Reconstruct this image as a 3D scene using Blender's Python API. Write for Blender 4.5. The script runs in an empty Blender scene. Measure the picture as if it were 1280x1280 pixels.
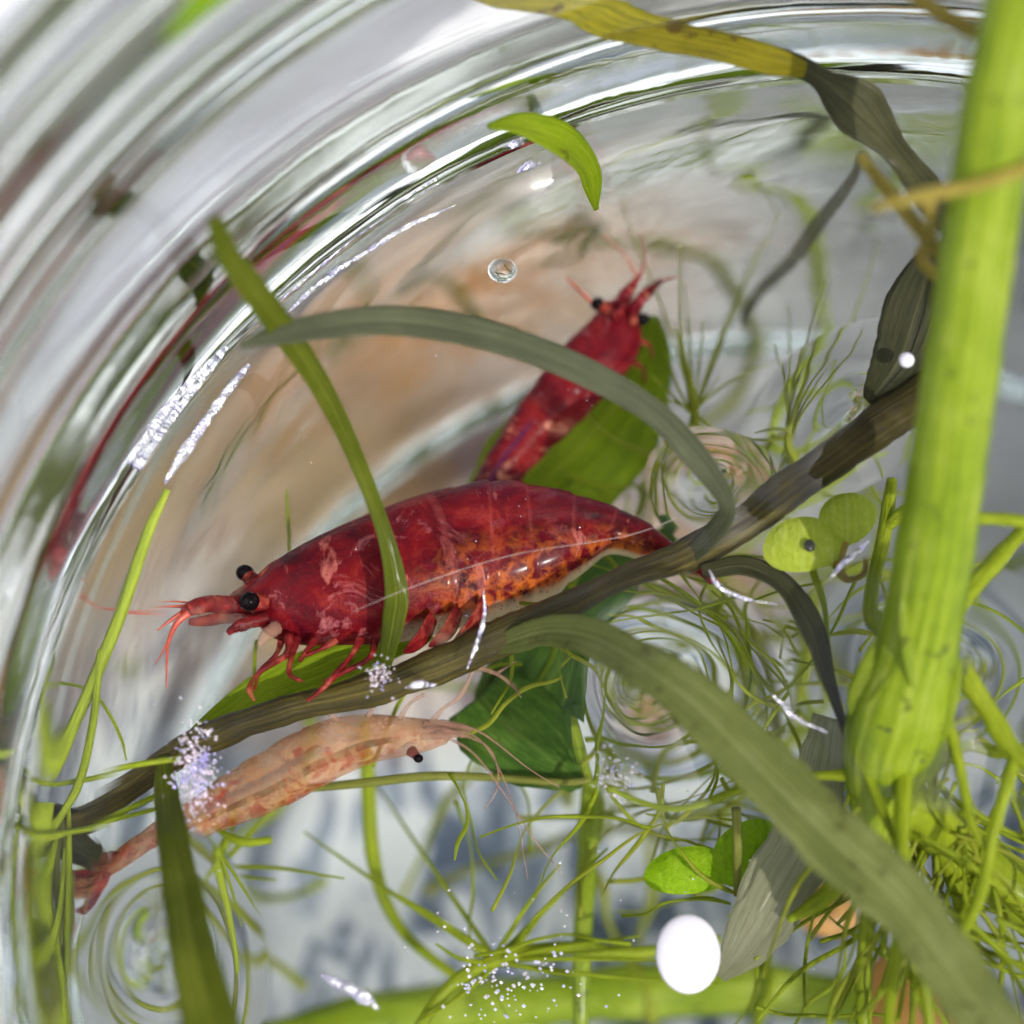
import bpy, math, random
import numpy as np
from mathutils import Vector

random.seed(7); np.random.seed(7)
SC = bpy.context.scene
COL = SC.collection
S = 0.01                      # everything below is laid out in centimetres; roots carry this scale
R = math.radians

# ------------------------------------------------------------------ camera
TILT = R(16); DIST = 12.0; SPAN = 5.12          # cm: distance to the water, picture width there
CAM = np.array([0, -DIST*math.sin(TILT), DIST*math.cos(TILT)])
FWD = np.array([0, math.sin(TILT), -math.cos(TILT)])
UPV = np.array([0, math.cos(TILT), math.sin(TILT)])
RGT = np.array([1.0, 0, 0])
cd = bpy.data.cameras.new('camera'); cam = bpy.data.objects.new('camera', cd); COL.objects.link(cam)
cam.location = CAM*S; cam.rotation_euler = (TILT, 0, 0)
cd.sensor_width = 36; cd.lens = 36*DIST/SPAN
cd.clip_start = 0.002; cd.clip_end = 20
cd.dof.use_dof = True; cd.dof.focus_distance = 12.3*S; cd.dof.aperture_fstop = 20
SC.camera = cam

# ------------------------------------------------------------------ sky, sun, exposure
SUN_EL, SUN_AZ = R(56), R(138)                  # azimuth clockwise from +Y (picture up)
w = bpy.data.worlds.new('World'); SC.world = w; w.use_nodes = True
wt = w.node_tree; bg = wt.nodes['Background']
sky = wt.nodes.new('ShaderNodeTexSky'); sky.sky_type = 'NISHITA'; sky.sun_disc = False
sky.sun_elevation = SUN_EL; sky.sun_rotation = SUN_AZ
sky.air_density = 1.0; sky.dust_density = 4.0; sky.ozone_density = 1.0
hs = wt.nodes.new('ShaderNodeHueSaturation'); hs.inputs['Saturation'].default_value = 0.45
wt.links.new(sky.outputs[0], hs.inputs['Color']); wt.links.new(hs.outputs[0], bg.inputs[0])
bg.inputs[1].default_value = 0.15
sd = bpy.data.lights.new('sun', 'SUN'); sd.energy = 2.4; sd.angle = R(0.6); sd.color = (1, .955, .9)
so = bpy.data.objects.new('sun', sd); COL.objects.link(so)
sdir = Vector((math.sin(SUN_AZ)*math.cos(SUN_EL), math.cos(SUN_AZ)*math.cos(SUN_EL), math.sin(SUN_EL)))
so.rotation_euler = (-sdir).to_track_quat('-Z', 'Y').to_euler()
vs = SC.view_settings; vs.view_transform = 'Standard'; vs.look = 'None'; vs.gamma = 1; vs.exposure = 0.42
SC.render.engine = 'CYCLES'
cy = SC.cycles
cy.use_denoising = True; cy.max_bounces = 11; cy.transmission_bounces = 11; cy.transparent_max_bounces = 24
cy.glossy_bounces = 5; cy.diffuse_bounces = 4; cy.sample_clamp_indirect = 6.0; cy.sample_clamp_direct = 0
cy.caustics_refractive = True; cy.caustics_reflective = False; cy.blur_glossy = 0.3

# ------------------------------------------------------------------ placing helpers
K = SPAN/DIST/1280.0
def ray(px, py): return FWD + RGT*(px-640)*K - UPV*(py-640)*K
def at(px, py, z=0.0):
    """the point at height z (cm above the water) that stands at this place of the picture"""
    d = ray(px, py); return CAM + d*((z-CAM[2])/d[2])
def px2cm(n, p): return n*K*float(np.dot(np.asarray(p)-CAM, FWD))

def cr(P, n):
    """Catmull-Rom through rows of P, n samples"""
    P = np.asarray(P, float); m = len(P)
    Q = np.vstack([2*P[0]-P[1], P, 2*P[-1]-P[-2]])
    L = np.r_[0, np.cumsum(np.linalg.norm(np.diff(P[:, :3], axis=0), axis=1)+1e-6)]
    out = []
    for s in np.linspace(0, L[-1], n):
        i = min(int(np.searchsorted(L, s, 'right')-1), m-2); t = (s-L[i])/(L[i+1]-L[i])
        a, b, c, d = Q[i:i+4]
        out.append(.5*((2*b)+(c-a)*t+(2*a-5*b+4*c-d)*t*t+(3*b-a-3*c+d)*t**3))
    return np.array(out)

# ------------------------------------------------------------------ mesh helpers
def link(o, parent=None):
    COL.objects.link(o)
    if parent is not None: o.parent = parent
    else: o.scale = (S, S, S)
    return o
def mesh(name, V, F, mat, parent=None, uv=None, smooth=True):
    me = bpy.data.meshes.new(name); me.from_pydata([tuple(map(float, v)) for v in V], [], F)
    if smooth: me.polygons.foreach_set('use_smooth', [True]*len(me.polygons))
    if uv is not None:
        lay = me.uv_layers.new(name='UVMap'); idx = np.zeros(len(me.loops), int)
        me.loops.foreach_get('vertex_index', idx)
        lay.data.foreach_set('uv', np.asarray(uv, float)[idx].ravel())
    me.materials.append(mat); me.update()
    return link(bpy.data.objects.new(name, me), parent)
def thing(name, label, cat, group=None):
    o = bpy.data.objects.new(name, None); o.empty_display_size = .5; link(o)
    return tag(o, label, cat, group)
def tag(o, label=None, cat=None, group=None, kind=None):
    for k, v in (('label', label), ('category', cat), ('group', group), ('kind', kind)):
        if v: o[k] = v
    return o
def loft(rings, uvr=None, cap=True):
    """rings: list of (n,3); returns verts, faces, uv"""
    n = len(rings[0]); m = len(rings)
    V = np.vstack(rings); F = []
    for i in range(m-1):
        for j in range(n):
            k = (j+1) % n; F.append((i*n+j, i*n+k, (i+1)*n+k, (i+1)*n+j))
    if uvr is None: uvr = [[(j/n, i/(m-1)) for j in range(n)] for i in range(m)]
    UV = np.vstack(uvr)
    if cap:
        F.append(tuple(range(n-1, -1, -1))); F.append(tuple((m-1)*n+j for j in range(n)))
    return V, F, UV
def frame(P):
    T = np.gradient(P, axis=0); T /= np.linalg.norm(T, axis=1)[:, None]+1e-9; return T
def tube_geo(P, rad, sides=8):
    P = np.asarray(P); T = frame(P); rings = []
    ref = np.array([0, 0, 1.0])
    if abs(T[:, 2]).max() > .95: ref = np.array([.31, .9, .2])
    for p, t, r in zip(P, T, rad):
        a = np.cross(t, ref); a /= np.linalg.norm(a)+1e-9; b = np.cross(a, t)
        rings.append(np.array([p+r*(math.cos(q)*a+math.sin(q)*b) for q in np.linspace(0, 2*math.pi, sides, endpoint=False)]))
    return loft(rings)
def tube(name, path, mat, parent=None, sides=8, n=None, lump=0.0, seed=0):
    """path rows: px, py, z, radius in px"""
    rows = np.array([[*at(a[0], a[1], a[2]), a[3]] for a in path])
    n = n or max(8, len(path)*7)
    C = cr(rows, n); rad = np.array([px2cm(max(r, .15), p) for *p, r in C])
    if lump:
        rs = np.random.RandomState(seed); g = np.convolve(rs.normal(0, 1, n+4), np.ones(5)/5, 'valid'); rad = rad*(1+lump*g)
        C[:, :3] += (np.convolve(rs.normal(0, 1, n+4), np.ones(5)/5, 'valid')*rad*lump*.8)[:, None]*np.array([.3, .9, .3])
    V, F, UV = tube_geo(C[:, :3], rad, sides)
    return mesh(name, V, F, mat, parent, UV)
def leaf(name, path, mat, parent=None, n=None, cup=.25, thick=.012, wave=.0, seed=1, m=9):
    """path rows: px, py, z, half width px, twist deg"""
    rows = np.array([[*at(a[0], a[1], a[2]), a[3], (a[4] if len(a) > 4 else 0)] for a in path])
    n = n or max(16, len(path)*9)
    C = cr(rows, n); P = C[:, :3]; T = frame(P); rs = np.random.RandomState(seed)
    wl = np.convolve(rs.normal(0, 1, n+6), np.ones(7)/7, 'valid'); wr = np.convolve(rs.normal(0, 1, n+6), np.ones(7)/7, 'valid')
    rings, uvr = [], []
    us = np.linspace(-1, 1, m)
    for i in range(n):
        s = np.cross(T[i], [0, 0, 1.0]); s /= np.linalg.norm(s)+1e-9; nn = np.cross(s, T[i])
        a = R(C[i, 4]); s, nn = s*math.cos(a)+nn*math.sin(a), nn*math.cos(a)-s*math.sin(a)
        hw = px2cm(max(C[i, 3], .4), P[i]); top, bot, ut, ub = [], [], [], []
        for u in us:
            k = hw*(1+wave*(wl[i] if u < 0 else wr[i])*2)
            base = P[i]+s*k*u+nn*(cup*hw*(abs(u)**1.5)-hw*.05*math.exp(-(u/.12)**2)+wave*hw*.9*u*u*math.sin(i*.55+seed+u))
            th = min(thick, hw*.5)*(1.15-.9*u*u)
            top.append(base+nn*th); bot.append(base-nn*th); ut.append(((u+1)/2, i/(n-1))); ub.append(((u+1)/2, i/(n-1)))
        rings.append(np.array(top+bot[::-1])); uvr.append(ut+ub[::-1])
    V, F, UV = loft(rings, uvr)
    return mesh(name, V, F, mat, parent, UV)
def blob(name, p, r, mat, parent=None, scale=(1, 1, 1), seg=14, rings=8, lump=0, seed=0):
    rs = np.random.RandomState(seed); ph = rs.uniform(0, 6, 6); V, F = [], []
    for i in range(rings+1):
        t = math.pi*i/rings
        for j in range(seg):
            q = 2*math.pi*j/seg; d = np.array([math.sin(t)*math.cos(q), math.sin(t)*math.sin(q), math.cos(t)])
            k = 1+lump*(math.sin(3*d[0]+ph[0])+math.sin(4*d[1]+ph[1])+math.sin(5*d[2]+ph[2]))
            V.append(np.asarray(p)+d*np.asarray(scale)*r*k)
    for i in range(rings):
        for j in range(seg):
            k = (j+1) % seg; F.append((i*seg+j, (i+1)*seg+j, (i+1)*seg+k, i*seg+k))
    return mesh(name, V, F, mat, parent, [(0.5, 0.5)]*len(V))

# ------------------------------------------------------------------ material helpers
class NT:
    def __init__(s, name):
        s.m = bpy.data.materials.new(name); s.m.use_nodes = True; s.t = s.m.node_tree; s.t.nodes.clear()
        s.out = s.n('OutputMaterial')
    def n(s, typ, **kw):
        x = s.t.nodes.new('ShaderNode'+typ)
        for k, v in kw.items(): setattr(x, k, v)
        return x
    def l(s, a, b): s.t.links.new(a, b)
    def set(s, node, **kw):
        for k, v in kw.items():
            i = node.inputs[k.replace('_', ' ')]
            if hasattr(v, 'is_output'): s.l(v, i)
            else: i.default_value = (*v, 1) if isinstance(v, tuple) and len(v) == 3 and i.type == 'RGBA' else v
        return node
    def uv(s, sc=(1, 1, 1), loc=(0, 0, 0)):
        c = s.n('TexCoord'); m = s.n('Mapping'); s.l(c.outputs['UV'], m.inputs[0]); m.inputs['Scale'].default_value = sc; m.inputs['Location'].default_value = loc; return m.outputs[0]
    def ob(s, sc=(1, 1, 1), loc=(0, 0, 0), rot=(0, 0, 0)):
        c = s.n('TexCoord'); m = s.n('Mapping'); s.l(c.outputs['Object'], m.inputs[0]); m.inputs['Scale'].default_value = sc; m.inputs['Location'].default_value = loc; m.inputs['Rotation'].default_value = rot; return m.outputs[0]
    def noise(s, vec, scale=1, detail=4, rough=.55, dist=0):
        x = s.n('TexNoise'); s.l(vec, x.inputs['Vector']); x.inputs['Scale'].default_value = scale; x.inputs['Detail'].default_value = detail
        x.inputs['Roughness'].default_value = rough; x.inputs['Distortion'].default_value = dist; return x.outputs[0]
    def ramp(s, fac, stops, interp='LINEAR'):
        x = s.n('ValToRGB'); s.l(fac, x.inputs[0]); e = x.color_ramp.elements; x.color_ramp.interpolation = interp
        while len(e) > 1: e.remove(e[0])
        for i, (p, c) in enumerate(stops):
            k = e[0] if i == 0 else e.new(p)
            k.position = p; k.color = (*c, 1) if isinstance(c, tuple) else (c, c, c, 1)
        return x.outputs[0]
    def mix(s, fac, a, b, mode='MIX'):
        x = s.n('Mix', data_type='RGBA', blend_type=mode)
        for v, i in ((fac, x.inputs[0]), (a, x.inputs[6]), (b, x.inputs[7])):
            if hasattr(v, 'is_output'): s.l(v, i)
            else: i.default_value = (*v, 1) if isinstance(v, tuple) else v
        return x.outputs[2]
    def math(s, op, a, b=0.5, clamp=False):
        x = s.n('Math', operation=op, use_clamp=clamp)
        for v, i in ((a, x.inputs[0]), (b, x.inputs[1])):
            if hasattr(v, 'is_output'): s.l(v, i)
            else: i.default_value = v
        return x.outputs[0]
    def sep(s, v):
        x = s.n('SeparateXYZ'); s.l(v, x.inputs[0]); return x.outputs
    def bump(s, h, strength=.3, dist=.0005):
        x = s.n('Bump'); s.l(h, x.inputs['Height']); x.inputs['Strength'].default_value = strength; x.inputs['Distance'].default_value = dist; return x.outputs[0]
    def surf(s, sh): s.l(sh, s.out.inputs['Surface']); return s.m
    def pbsdf(s, **kw):
        p = s.n('BsdfPrincipled'); s.set(p, **kw); return p.outputs[0]
    def mixsh(s, fac, a, b):
        x = s.n('MixShader')
        if hasattr(fac, 'is_output'): s.l(fac, x.inputs[0])
        else: x.inputs[0].default_value = fac
        s.l(a, x.inputs[1]); s.l(b, x.inputs[2]); return x.outputs[0]

def plant_mat(name, dark, mid, light, trans=.35, vein=28, rough=.32, spot=None, clear=0.0, streak=1.0, coat=.05):
    """leaf or stalk: lengthwise veins and blotches, wet, lets light through"""
    t = NT(name)
    a = t.noise(t.uv((vein, 2.2, 1)), 1, 3, .6)
    b = t.noise(t.ob(), 2.6, 5, .6)
    f = t.math('ADD', t.math('MULTIPLY', a, .55*streak), t.math('MULTIPLY', b, 1-.55*streak))
    c = t.ramp(f, [(.32, dark), (.5, mid), (.68, light)])
    if spot:
        g = t.noise(t.ob((1, 1, 1), (3, 1, 2)), 9, 3, .5)
        c = t.mix(t.ramp(g, [(.62, 0.0), (.72, 1.0)]), c, spot)
    cell = t.noise(t.uv((vein*2.6, 11, 1)), 1, 4, .7, .3)
    c = t.mix(t.ramp(cell, [(.36, .5), (.6, 0.0)]), c, dark)
    u0 = t.math('ADD', t.sep(t.uv())[0], t.math('MULTIPLY', t.math('SUBTRACT', b, .5), .05))
    fr = t.math('FRACT', t.math('MULTIPLY', u0, max(4, vein*.55)))
    ln = t.ramp(t.math('ABSOLUTE', t.math('SUBTRACT', fr, .5)), [(.36, 0.0), (.47, .55)])
    c = t.mix(t.math('MULTIPLY', ln, t.ramp(cell, [(.3, .4), (.7, 1.0)])), c, dark)
    # midrib a little paler
    u = t.sep(t.uv())[0]; d = t.math('ABSOLUTE', t.math('SUBTRACT', u, .5))
    c = t.mix(t.math('MULTIPLY', t.ramp(d, [(.0, 1.0), (.05, 0.0)]), .35), c, light)
    nb = t.bump(t.math('ADD', a, t.math('MULTIPLY', cell, .5)), .6, .0004)
    p = t.pbsdf(Base_Color=c, Roughness=rough, IOR=1.25, Coat_Weight=coat, Coat_Roughness=.15, Normal=nb)
    tr = t.n('BsdfTranslucent'); t.l(c, tr.inputs[0]); t.l(nb, tr.inputs[1])
    sh = t.mixsh(trans, p, tr.outputs[0])
    if clear:
        tp = t.n('BsdfTransparent'); tp.inputs[0].default_value = (.9, .95, .85, 1); sh = t.mixsh(clear, sh, tp.outputs[0])
    return t.surf(sh)

M = {}
M['stem'] = plant_mat('brown olive stem', (.008, .006, .002), (.062, .049, .008), (.18, .145, .03), .06, 16, .3)
M['leaf_olive'] = plant_mat('olive leaf', (.06, .085, .005), (.16, .20, .012), (.32, .36, .05), .45, 18)
M['leaf_grey'] = plant_mat('grey green leaf', (.06, .068, .035), (.115, .13, .07), (.2, .215, .12), .3, 16)
M['leaf_dark'] = plant_mat('dark leaf', (.02, .022, .010), (.06, .062, .024), (.14, .14, .06), .22, 18)
M['leaf_broad'] = plant_mat('broad green leaf', (.17, .27, .008), (.34, .47, .012), (.50, .60, .04), .55, 10, .4, (.16, .12, .02))
M['leaf_deep'] = plant_mat('deep green leaf', (.03, .08, .012), (.085, .18, .022), (.2, .31, .06), .35, 10, .35)
M['leaf_pale'] = plant_mat('decaying pale leaf', (.26, .26, .16), (.42, .42, .28), (.6, .6, .45), .45, 26, .4, clear=.3)
M['leaf_translucent'] = plant_mat('translucent olive leaf', (.12, .145, .035), (.30, .345, .10), (.56, .6, .26), .5, 26, .32, (.13, .12, .03), clear=.16, coat=.12)
M['leaf_yellow'] = plant_mat('yellow olive leaf', (.1, .085, .006), (.32, .28, .01), (.46, .4, .02), .4, 10, .35, (.1, .06, .01))
M['green_stem'] = plant_mat('fresh green stalk', (.15, .25, .008), (.37, .48, .025), (.66, .74, .15), .45, 17, .24, (.14, .17, .02), coat=.3)
M['root'] = plant_mat('green root', (.2, .26, .01), (.36, .45, .02), (.5, .58, .06), .45, 4, .35)
M['root_dull'] = plant_mat('dull root', (.17, .19, .03), (.28, .3, .06), (.4, .42, .12), .45, 4, .4)
M['root_yellow'] = plant_mat('yellow root', (.32, .26, .05), (.5, .4, .08), (.6, .5, .16), .45, 4, .4)
M['duck'] = plant_mat('duckweed green', (.22, .42, .005), (.36, .58, .01), (.46, .66, .04), .5, 6, .35)

M['leaf_strip'] = plant_mat('grey dead leaf', (.10, .095, .075), (.17, .16, .13), (.26, .25, .21), .4, 10, .4, clear=.35)
M['needle'] = plant_mat('needle green', (.26, .30, .02), (.42, .47, .045), (.56, .6, .12), .5, 4, .35)
def shrimp_mat(name, kind):
    t = NT(name); uv = t.sep(t.uv()); v, u = uv[0], uv[1]      # v 0 belly .. 1 back, u 0 head .. 1 tail
    mott = t.noise(t.ob(), 4.2, 6, .65, .6)
    fine = t.noise(t.ob(), 15, 4, .6, .4)
    seg = t.noise(t.uv((2.2, 16, 1)), 1, 4, .6, .8)
    if kind == 'red':
        c = t.ramp(mott, [(.34, (.018, .0008, .003)), (.46, (.068, .0015, .005)), (.57, (.115, .003, .006)), (.7, (.20, .016, .012))])
        # orange mottling towards the belly of the abdomen
        o = t.math('MULTIPLY', t.ramp(v, [(.12, 1.0), (.62, 0.0)]), t.ramp(u, [(.35, 0.0), (.5, 1.0)]))
        o = t.math('MULTIPLY', o, t.ramp(fine, [(.42, 0.0), (.62, .9)]))
        c = t.mix(o, c, (.46, .11, .012))
        # pale streaks
        st = t.ramp(seg, [(.6, 0.0), (.68, .75)]); c = t.mix(t.math('MULTIPLY', st, .55), c, (.62, .2, .16))
        # carapace: pink window over the stomach
        # dark line along the back
        dk = t.math('MULTIPLY', t.ramp(v, [(.8, 0.0), (.93, 1.0)]), t.ramp(u, [(.42, 0.0), (.55, 1.0)]))
        c = t.mix(t.math('MULTIPLY', dk, t.ramp(mott, [(.4, .9), (.62, .1)])), c, (.075, .003, .02))
        # clear pale lower edge
        be = t.ramp(v, [(.0, 1.0), (.035, .8), (.10, 0.0)])
        be = t.math('MULTIPLY', be, t.ramp(u, [(.3, 0.0), (.4, 1.0)]))
        c = t.mix(be, c, (.6, .5, .3))
    elif kind == 'red2':
        c = t.ramp(mott, [(.32, (.035, .001, .005)), (.5, (.11, .003, .007)), (.72, (.20, .012, .011))])
        st = t.ramp(seg, [(.56, 0.0), (.64, .8)])
        st = t.math('MULTIPLY', st, t.ramp(u, [(.42, 0.0), (.5, 1.0)])); c = t.mix(t.math('MULTIPLY', st, .7), c, (.62, .27, .17))
        dk = t.math('MULTIPLY', t.ramp(v, [(.5, 0.0), (.56, 1.0), (.62, 1.0), (.68, 0.0)]), t.ramp(u, [(.5, 0.0), (.54, 1.0), (.78, 1.0), (.84, 0.0)]))
        c = t.mix(t.math('MULTIPLY', dk, .8), c, (.06, .01, .045))
    else:
        c = t.ramp(mott, [(.3, (.26, .12, .05)), (.5, (.44, .25, .12)), (.75, (.55, .39, .23))])
        bl = t.math('MULTIPLY', t.ramp(v, [(.5, .25), (.95, 1.0)]), t.ramp(fine, [(.45, 0.0), (.6, 1.0)]))
        bl = t.math('MAXIMUM', bl, t.math('MULTIPLY', t.ramp(u, [(.68, 0.0), (.85, 1.0)]), t.ramp(fine, [(.35, 0.0), (.55, .9)])))
        c = t.mix(t.math('MULTIPLY', bl, .95), c, (.26, .035, .01))
        sp = t.ramp(t.noise(t.ob((1, 1, 1), (5, 5, 5)), 7, 2, .5), [(.62, 0.0), (.68, 1.0)]); c = t.mix(sp, c, (.3, .04, .015))
        dk = t.math('MULTIPLY', t.ramp(v, [(.42, 0.0), (.5, 1.0), (.55, 1.0), (.64, 0.0)]), t.ramp(u, [(.3, 0.0), (.42, 1.0), (.75, 1.0), (.85, 0.0)]))
        c = t.mix(t.math('MULTIPLY', dk, .6), c, (.12, .06, .05))
    vo = t.n('TexVoronoi'); t.l(t.ob(), vo.inputs['Vector']); vo.inputs['Scale'].default_value = 34
    dots = t.ramp(vo.outputs['Distance'], [(.12, .5), (.34, 0.0)])
    if kind == 'pale':
        c = t.mix(t.math('MULTIPLY', dots, t.ramp(mott, [(.5, 0.0), (.6, 1.0)])), c, (.25, .05, .02))
    else:
        c = t.mix(dots, c, (.10, .002, .008))
        cl = t.ramp(t.noise(t.ob((1, 1, 1), (2, 7, 1)), 3.1, 5, .7, 1.6), [(.56, 0.0), (.7, .6)])
        c = t.mix(t.math('MULTIPLY', cl, t.ramp(u, [(.35, 1.0), (.5, .25)])), c, (.5, .16, .17))
    # edges of the carapace and of the abdominal rings
    ue = t.math('ADD', u, t.math('MULTIPLY', t.math('MULTIPLY', v, v), .07))
    e1 = t.ramp(t.math('ABSOLUTE', t.math('SUBTRACT', ue, .475)), [(.0, .8), (.008, .5), (.012, 0.0)])
    fr = t.math('FRACT', t.math('MULTIPLY', t.math('SUBTRACT', u, .46), 11.76))
    e2 = t.math('MULTIPLY', t.ramp(fr, [(.0, .6), (.08, 0.0), (.94, 0.0), (1.0, .6)]), t.ramp(u, [(.5, 0.0), (.52, 1.0)]))
    ed = t.math('MULTIPLY', t.math('MAXIMUM', e1, e2), t.ramp(fine, [(.35, .3), (.6, 1.0)]))
    c = t.mix(t.math('MULTIPLY', ed, .6 if kind == 'pale' else .28), c, (.30, .10, .05) if kind == 'pale' else (.40, .09, .08))
    p = t.n('BsdfPrincipled')
    t.set(p, Base_Color=c, Roughness=.38, IOR=1.15, Subsurface_Weight=.15 if kind != 'pale' else .3, Subsurface_Radius=(.0008, .0003, .0003), Subsurface_Scale=1.0,
          Coat_Weight=.04, Coat_Roughness=.12, Normal=t.bump(fine, .35, .0003))
    if kind == 'pale':
        tp = t.n('BsdfTransparent'); tp.inputs[0].default_value = (1, .9, .82, 1)
        return t.surf(t.mixsh(t.ramp(mott, [(.38, .3), (.58, .74)]), p.outputs[0], tp.outputs[0]))
    return t.surf(p.outputs[0])
M['red'] = shrimp_mat('red shrimp shell', 'red'); M['red2'] = shrimp_mat('red shrimp shell from above', 'red2'); M['pale'] = shrimp_mat('pale shrimp shell', 'pale')
def simple(name, col, rough=.3, clear=0, coat=.3, var=.35, scale=12, ior=1.4):
    t = NT(name); f = t.noise(t.ob(), scale, 4, .6)
    c = t.mix(t.ramp(f, [(.4, 0.0), (.65, 1.0)]), col, tuple(x*(1-var) for x in col))
    sh = t.pbsdf(Base_Color=c, Roughness=rough, IOR=ior, Coat_Weight=coat, Coat_Roughness=.1)
    if clear:
        tp = t.n('BsdfTransparent'); sh = t.mixsh(clear, sh, tp.outputs[0])
    return t.surf(sh)
t = NT('red limb'); f = t.noise(t.ob(), 9, 4, .65); h = t.noise(t.ob((1, 1, 1), (4, 2, 8)), 5, 3, .6)
c = t.ramp(f, [(.35, (.07, .003, .005)), (.5, (.16, .008, .009)), (.68, (.36, .09, .05))]); tp = t.n('BsdfTransparent')
M['limb'] = t.surf(t.mixsh(t.ramp(h, [(.45, .05), (.66, .55)]), t.pbsdf(Base_Color=c, Roughness=.4, IOR=1.2), tp.outputs[0]))
M['limb_pale'] = simple('pale limb', (.42, .24, .17), .35, .62, .05, .35, 12, 1.15)
M['antenna'] = simple('antenna', (.45, .07, .04), .4, .1)
M['eye'] = simple('black eye', (.005, .003, .004), .12, 0, 0.0, .3, 12, 1.12)
M['fibre'] = simple('pale fibre', (.6, .5, .48), .3, .62)
M['black'] = simple('dark speck', (.012, .012, .01), .5)
M['bubble_glare'] = simple('white bubble and glare skin', (.74, .72, .80), .25, 0, .5, .06)  # for the small bubble and for the sun glare built as an oval
t = NT('froth and sun glints'); f = t.noise(t.ob(), 11, 2, .5); gl = t.n('BsdfGlossy'); gl.inputs['Roughness'].default_value = .16
t.l(t.ramp(f, [(.4, (.72, .68, 1.0)), (.5, (.97, .95, 1.0)), (.6, (1.0, .9, .97))]), gl.inputs[0]); tp = t.n('BsdfTransparent')
M['froth_glint'] = t.surf(t.mixsh(.45, gl.outputs[0], tp.outputs[0]))  # for froth and for sun glints shaped like froth

# ------------------------------------------------------------------ the setting: stone under the jar
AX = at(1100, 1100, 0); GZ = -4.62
def ground_mat():
    t = NT('mottled stone'); o = t.ob()
    n1 = t.noise(o, .32, 5, .6, .8); n2 = t.noise(o, 1.3, 5, .65, .5); n3 = t.noise(t.ob((2.0, .9, 1), rot=(0, 0, .5)), 1.5, 3, .5, 1.2)
    c = t.ramp(n1, [(.32, (.68, .67, .72)), (.5, (.78, .77, .81)), (.68, (.85, .84, .86))])
    c = t.mix(t.math('MULTIPLY', t.ramp(n2, [(.45, 0.0), (.7, 1.0)]), .35), c, (.5, .5, .53))
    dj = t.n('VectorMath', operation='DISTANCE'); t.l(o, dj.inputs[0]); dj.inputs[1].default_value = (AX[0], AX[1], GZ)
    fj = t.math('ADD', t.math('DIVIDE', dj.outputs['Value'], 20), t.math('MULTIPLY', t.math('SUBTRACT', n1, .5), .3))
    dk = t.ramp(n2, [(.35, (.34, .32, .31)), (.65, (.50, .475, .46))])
    c = t.mix(t.ramp(fj, [(.36, 1.0), (.6, 0.0)]), c, dk)      # darker stone round the jar
    def stain(px, py, r, col, k, ex=1.0):
        nonlocal c
        p = at(px, py, -4.5)
        d = t.n('VectorMath', operation='DISTANCE'); t.l(t.ob((ex, 1, 1)), d.inputs[0]); d.inputs[1].default_value = (p[0]*ex, p[1], -4.5)
        f = t.math('ADD', d.outputs['Value'], t.math('MULTIPLY', t.math('SUBTRACT', n2, .5), r*1.6))
        c = t.mix(t.math('MULTIPLY', t.ramp(t.math('DIVIDE', f, r*2), [(.2, 1.0), (.62, 0.0)]), k), c, col)
    stain(440, 560, 1.45, (.23, .10, .09), .97, .75)
    stain(420, 720, .9, (.66, .38, .12), .97, .6)
    stain(820, 800, 1.1, (.62, .27, .08), .95)
    stain(560, 940, .8, (.6, .24, .09), .9, .8)
    stain(900, 300, .9, (.42, .36, .32), .7, .5)
    stain(1150, 1230, .7, (.6, .25, .04), .9)
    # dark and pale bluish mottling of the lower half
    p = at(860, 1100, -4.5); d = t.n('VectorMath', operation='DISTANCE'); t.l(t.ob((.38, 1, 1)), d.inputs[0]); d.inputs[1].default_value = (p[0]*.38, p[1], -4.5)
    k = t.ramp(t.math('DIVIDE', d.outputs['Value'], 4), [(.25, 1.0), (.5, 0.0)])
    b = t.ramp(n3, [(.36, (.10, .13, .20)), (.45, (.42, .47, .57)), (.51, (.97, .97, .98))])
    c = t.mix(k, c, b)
    return t.surf(t.pbsdf(Base_Color=c, Roughness=.75, Normal=t.bump(n2, .3, .002)))
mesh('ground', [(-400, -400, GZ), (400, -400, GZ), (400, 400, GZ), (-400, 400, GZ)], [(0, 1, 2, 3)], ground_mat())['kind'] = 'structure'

# ------------------------------------------------------------------ glass jar
def rad_at(px, py, z): return float(np.linalg.norm((at(px, py, z)-AX)[:2]))
def lathe(prof, n=220, wob=.0):
    V, F = [], []; m = len(prof)
    for j in range(n):
        q = 2*math.pi*j/n
        for i, (r, z) in enumerate(prof):
            k = 1+wob*(math.sin(3*q+i*.4)+.6*math.sin(7*q+i*.9)+.4*math.sin(13*q+1.7*i))
            V.append((AX[0]+r*k*math.cos(q), AX[1]+r*k*math.sin(q), z))
    for j in range(n):
        k = (j+1) % n
        for i in range(m-1): F.append((j*m+i, k*m+i, k*m+i+1, j*m+i+1))
    return V, F
RW = 4.1                                         # inner radius at the water line
inner = [(.02, -3.92), (RW*.4, -3.92), (RW*.72, -3.92), (RW*.9, -3.92), (RW*.95, -3.90), (RW*.98, -3.82), (RW*.99, -3.68), (RW*.992, -2.6), (RW*.997, -1.2), (RW, -.1), (4.11, .3), (4.12, .6), (4.13, .9), (4.17, 1.02), (4.21, 1.06), (4.27, 1.22), (4.35, 1.3),
         (4.46, 1.40), (4.54, 1.54), (4.55, 1.72), (4.47, 1.9), (4.47, 2.06), (4.58, 2.22), (4.60, 2.42), (4.51, 2.6), (4.50, 2.76), (4.62, 2.92), (4.64, 3.12), (4.58, 3.3)]
top = inner[-1]
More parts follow.
